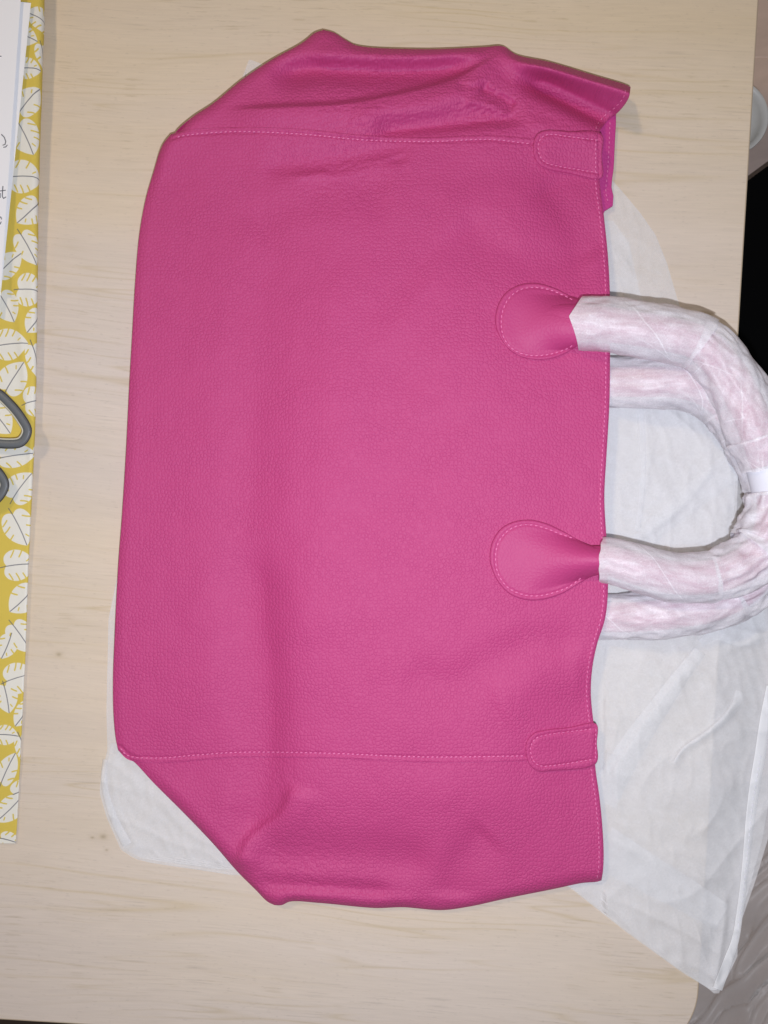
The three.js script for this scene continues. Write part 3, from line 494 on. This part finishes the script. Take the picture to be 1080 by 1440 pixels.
function writingTexture() {
  const c = document.createElement('canvas'); c.width = 512; c.height = 1024; const g = c.getContext('2d'); g.fillStyle = '#e6e6ea'; g.fillRect(0, 0, 512, 1024);
  const ln = Math.hypot(-30, 435), X = (x, y) => 512 * (1 - ((x - 31) * -435 + (y + 30) * -30) / ln / 250), Y = (x, y) => 1024 * ((x - 31) * -30 + (y + 30) * 435) / ln / ln; g.strokeStyle = '#55565e'; g.lineWidth = 2.6; g.lineCap = 'round';
  const line = (p) => { g.beginPath(); p.forEach(([x, y], i) => (i ? g.lineTo(X(x, y), Y(x, y)) : g.moveTo(X(x, y), Y(x, y)))); g.stroke(); };
  line([[-6, 79], [1.5, 79]]); line([[2, 189], [6, 193], [8, 199], [7, 203], [4, 204]]); line([[5, 207], [8, 206.5], [10, 204]]);
  line([[4, 262], [3, 276], [5, 279], [8, 277]]); line([[-3, 270], [0, 272], [0, 278]]); line([[0, 268.5], [7.5, 267.5]]); line([[-6, 276], [-3, 271], [-1, 274], [-2, 279]]);
  line([[-5, 306], [1, 305], [2, 308]]); line([[-6, 316], [0, 315], [1.5, 312]]);
  const r = rng(3); for (let y = 60; y < 400; y += 37) for (let x = -190; x < -14; x += 9) if (r() > 0.2) { const a = [[x, y]]; for (let q = 0; q < 5; q++) a.push([x + r() * 8, y + (r() - 0.5) * 12]); line(a); }
  const t = new THREE.CanvasTexture(c); t.colorSpace = THREE.SRGBColorSpace; return t;
}
function sheet(name, tr, br, w, h, mat, label) {             // top right and bottom right corner in photo pixels, extends to the left
  const dx = br[0] - tr[0], dy = br[1] - tr[1], l = Math.hypot(dx, dy), nx = -dy / l, ny = dx / l;
  const f = (y0, side) => gridGeometry(30, 50, (u, v) => { const x = tr[0] + dx * v + nx * w * (1 - u), y = tr[1] + dy * v + ny * w * (1 - u); return P(x, y, h(u, v) + side); });
  const top = f(0, 0.12), uv = top.attributes.uv; let i = 0; for (let a = 0; a <= 50; a++) for (let b = 0; b <= 30; b++) uv.setXY(i++, b / 30, 1 - a / 50);
  const bottom = f(0, 0); const ix = bottom.index.array; for (let q = 0; q < ix.length; q += 3) [ix[q], ix[q + 1]] = [ix[q + 1], ix[q]]; bottom.computeVertexNormals();
  const u3 = bottom.attributes.uv; for (let q = 0; q < u3.count; q++) u3.setXY(q, 0.02, 0.98);
  return tag(part(name, mergeGeometries([top, bottom]), mat, scene), label, 'paper');
}
sheet('paper_sheet', [43.5, 4], [-2, 442], 250, (u, v) => 13.6 - 1.4 * v + 1.2 * u * (1 - v) * u, M.paper, 'plain white paper sheet on the yellow cloth, lower one showing at the right edge');
sheet('paper_sheet', [31, -30], [1, 405], 250, (u, v) => 15.4 - 1.2 * v + 1.4 * u * u, new THREE.MeshStandardMaterial({ map: writingTexture(), roughness: 0.85 }), 'white paper sheet with handwriting, lying on top of the plain sheet');

{ // scissors: two grey looped grips at the right, blades running left out of the picture
  const t = thing('scissors', P(-60, 625, 12), 'scissors with dark grey looped handles lying on the leaf-printed cloth', 'scissors');
  const h0 = (x, y) => clothTop(y) + 4.6;
  const loop = (pts, w, tall, mat, n = 120, inner = 0, lift = 0) => {
    const c = curve2(pts, n, true); let cx = 0, cy = 0; for (const p of c) { cx += p[0] / c.length; cy += p[1] / c.length; }
    return gridGeometry(24, n, (u, v, i, j) => { const a = c[(j - 1 + n) % n], b = c[(j + 1) % n], l = Math.hypot(b[0] - a[0], b[1] - a[1]), nx = -(b[1] - a[1]) / l, ny = (b[0] - a[0]) / l, p = c[j % n], th = u * Math.PI * 2, sq = (q) => Math.sign(q) * Math.pow(Math.abs(q), 0.7); const k = w * sq(Math.cos(th)) + inner; return P(p[0] + nx * k, p[1] + ny * k, h0(p[0], p[1]) + lift + tall * sq(Math.sin(th))); });
  };
  const A = [[38, 606], [30, 589], [14, 569], [-6, 552], [-36, 546], [-62, 560], [-70, 584], [-52, 606], [-22, 619], [10, 624], [30, 621]];
  const B = [[6, 683], [0, 668], [-16, 655], [-46, 652], [-70, 660], [-78, 680], [-64, 700], [-34, 709], [-8, 704]];
  for (const pts of [A, B]) {
    const gr = part('grip', loop(pts, 6.0, 3.8, M.grip), M.grip, t);
    part('grip_lining', loop(pts, 1.5, 3.1, M.gripInner, 120, -6.4, 0.2), M.gripInner, gr);
    part('grip_rim', loop(pts, 1.3, 2.8, M.gripDark, 120, 5.8, -0.8), M.gripDark, gr);
  }
  const blade = (p0, p1, w) => { const dx = p1[0] - p0[0], dy = p1[1] - p0[1], l = Math.hypot(dx, dy); return gridGeometry(8, 40, (u, v) => { const ww = w * (1 - 0.92 * v ** 1.6), k = (u - 0.5) * ww; return P(p0[0] + dx * v - dy / l * k, p0[1] + dy * v + dx / l * k, 13.5 + 1.2 * (1 - (2 * u - 1) ** 2)); }); };
  part('blade', blade([-60, 590], [-330, 650], 22), M.steel, t); part('blade', blade([-70, 670], [-330, 625], 22), M.steel, t);
  const sc = new THREE.CylinderGeometry(0.004, 0.004, 0.004, 20); const q = P(-150, 625, 15); sc.translate(q.x, q.y, q.z); part('screw', sc, M.steel, t);
}

// ---------------------------------------------------------------- beside the table: bowl, black box, plastic film
{
  const y0 = 0.45, c = at(1027, 164, y0 + 0.028), R = 53 * S * (TABLE + EYE - 0.478) / EYE;
  const t = thing('plastic_bowl', new THREE.Vector3(c.x, y0, c.z), 'round translucent white plastic bowl on the bench, half hidden by the table edge', 'bowl');
  const k = R * 1.0, pts = [[0.55, 0.0], [0.76, 0.0], [0.79, 0.03], [0.91, 0.62], [0.93, 0.72], [1.0, 0.74], [1.02, 0.77], [1.0, 0.8], [0.9, 0.78], [0.86, 0.66], [0.76, 0.07], [0.0, 0.05]].map(([a, b]) => new THREE.Vector2(a * k, b * k));
  const g = new THREE.LatheGeometry(pts, 64); g.translate(c.x, y0, c.z); part('bowl_wall', g, M.bowl, t);
  const b = new THREE.CylinderGeometry(0.75 * k, 0.75 * k, 0.004, 48); b.translate(c.x, y0 + 0.008, c.z); part('bowl_base', b, M.bowlBase, t);
}
scene.updateMatrixWorld(true);

const SEAT = 0.45;
{ // bench along the right side of the table, two boards end to end
  const t = thing('bench', new THREE.Vector3(0.45, 0, 0), 'grey-brown wooden bench running along the right side of the table, mostly hidden', 'bench');
  const mat = new THREE.MeshPhysicalMaterial({ map: M.floor.map.clone(), roughness: 0.5 }); mat.map.rotation = 0.3;
  const split = at(1070, 81, SEAT).z, x0 = 0.16, x1 = 0.66, z0 = -0.95, z1 = 0.95;
  for (const [a, b] of [[z0, split - 0.0015], [split + 0.0015, z1]]) { const g = roundedBox(x1 - x0, 0.03, b - a, 0.006); g.translate((x0 + x1) / 2, SEAT - 0.03, (a + b) / 2); part('seat_board', g, mat, t); }
  for (const x of [x0 + 0.06, x1 - 0.06]) for (const z of [z0 + 0.1, z1 - 0.1]) { const g = roundedBox(0.05, SEAT - 0.03, 0.05, 0.006); g.translate(x, 0, z); part('leg', g, mat, t); }
}
{
  const y1 = SEAT + 0.06, a = at(1050, 262, y1), b = at(1080, 240, y1), ang = Math.atan2(b.z - a.z, b.x - a.x), w = 0.5, d = 0.36;
  const g = roundedBox(w, 0.06, d, 0.004); g.translate(w / 2 - 0.12, 0, d / 2); g.rotateY(-ang); g.translate(a.x, SEAT, a.z);
  tag(part('black_box', g, M.black, scene), 'plain flat matte black box on the bench, behind the wrapped handles', 'box');
}
{
  const c = at(1080, 1370, SEAT + 0.02);
  const g = gridGeometry(130, 130, (u, v) => { const x = (u - 0.36) * 0.40, z = (v - 0.45) * 0.42, q = x * 0.62 + z * 0.78, w = x * 0.78 - z * 0.62; const ridge = (f, k, o) => Math.pow(1 - clamp(Math.abs(noise(q * f + o, w * k + o + 0.3 * noise(q * 20, w * 20))) * 2.4), 2); return new THREE.Vector3(c.x + x + 0.02 * noise(z * 8, 3), SEAT + 0.003 + 0.016 * ridge(22, 5, 3) + 0.010 * ridge(55, 9, 11) + 0.01 * Math.abs(noise(x * 12, z * 12)), c.z + z + 0.02 * noise(x * 8, 9)); });
  tag(part('plastic_film', g, M.film, scene), 'crumpled clear plastic sheet on the brown bench below the dust bag', 'plastic sheet');
}
{ // the ceiling lamp that throws the warm light, outside the picture
  const t = thing('ceiling_lamp', new THREE.Vector3(LAMP.x, LAMP.y + 0.05, LAMP.z), 'square warm ceiling lamp above and left of the table', 'lamp');
  const g = new THREE.BoxGeometry(0.28, 0.05, 0.28); g.translate(LAMP.x, LAMP.y + 0.035, LAMP.z); part('lamp_body', g, M.tape, t);
  const e = new THREE.BoxGeometry(0.24, 0.004, 0.24); e.translate(LAMP.x, LAMP.y + 0.006, LAMP.z); part('lamp_diffuser', e, new THREE.MeshStandardMaterial({ color: 0xffffff, emissive: new THREE.Color().setRGB(1, 0.82, 0.6), emissiveIntensity: 1.5 }), t);
}
scene.traverse((o) => { if (o.isMesh) { o.castShadow = true; o.receiveShadow = true; } });
renderer.render(scene, camera);
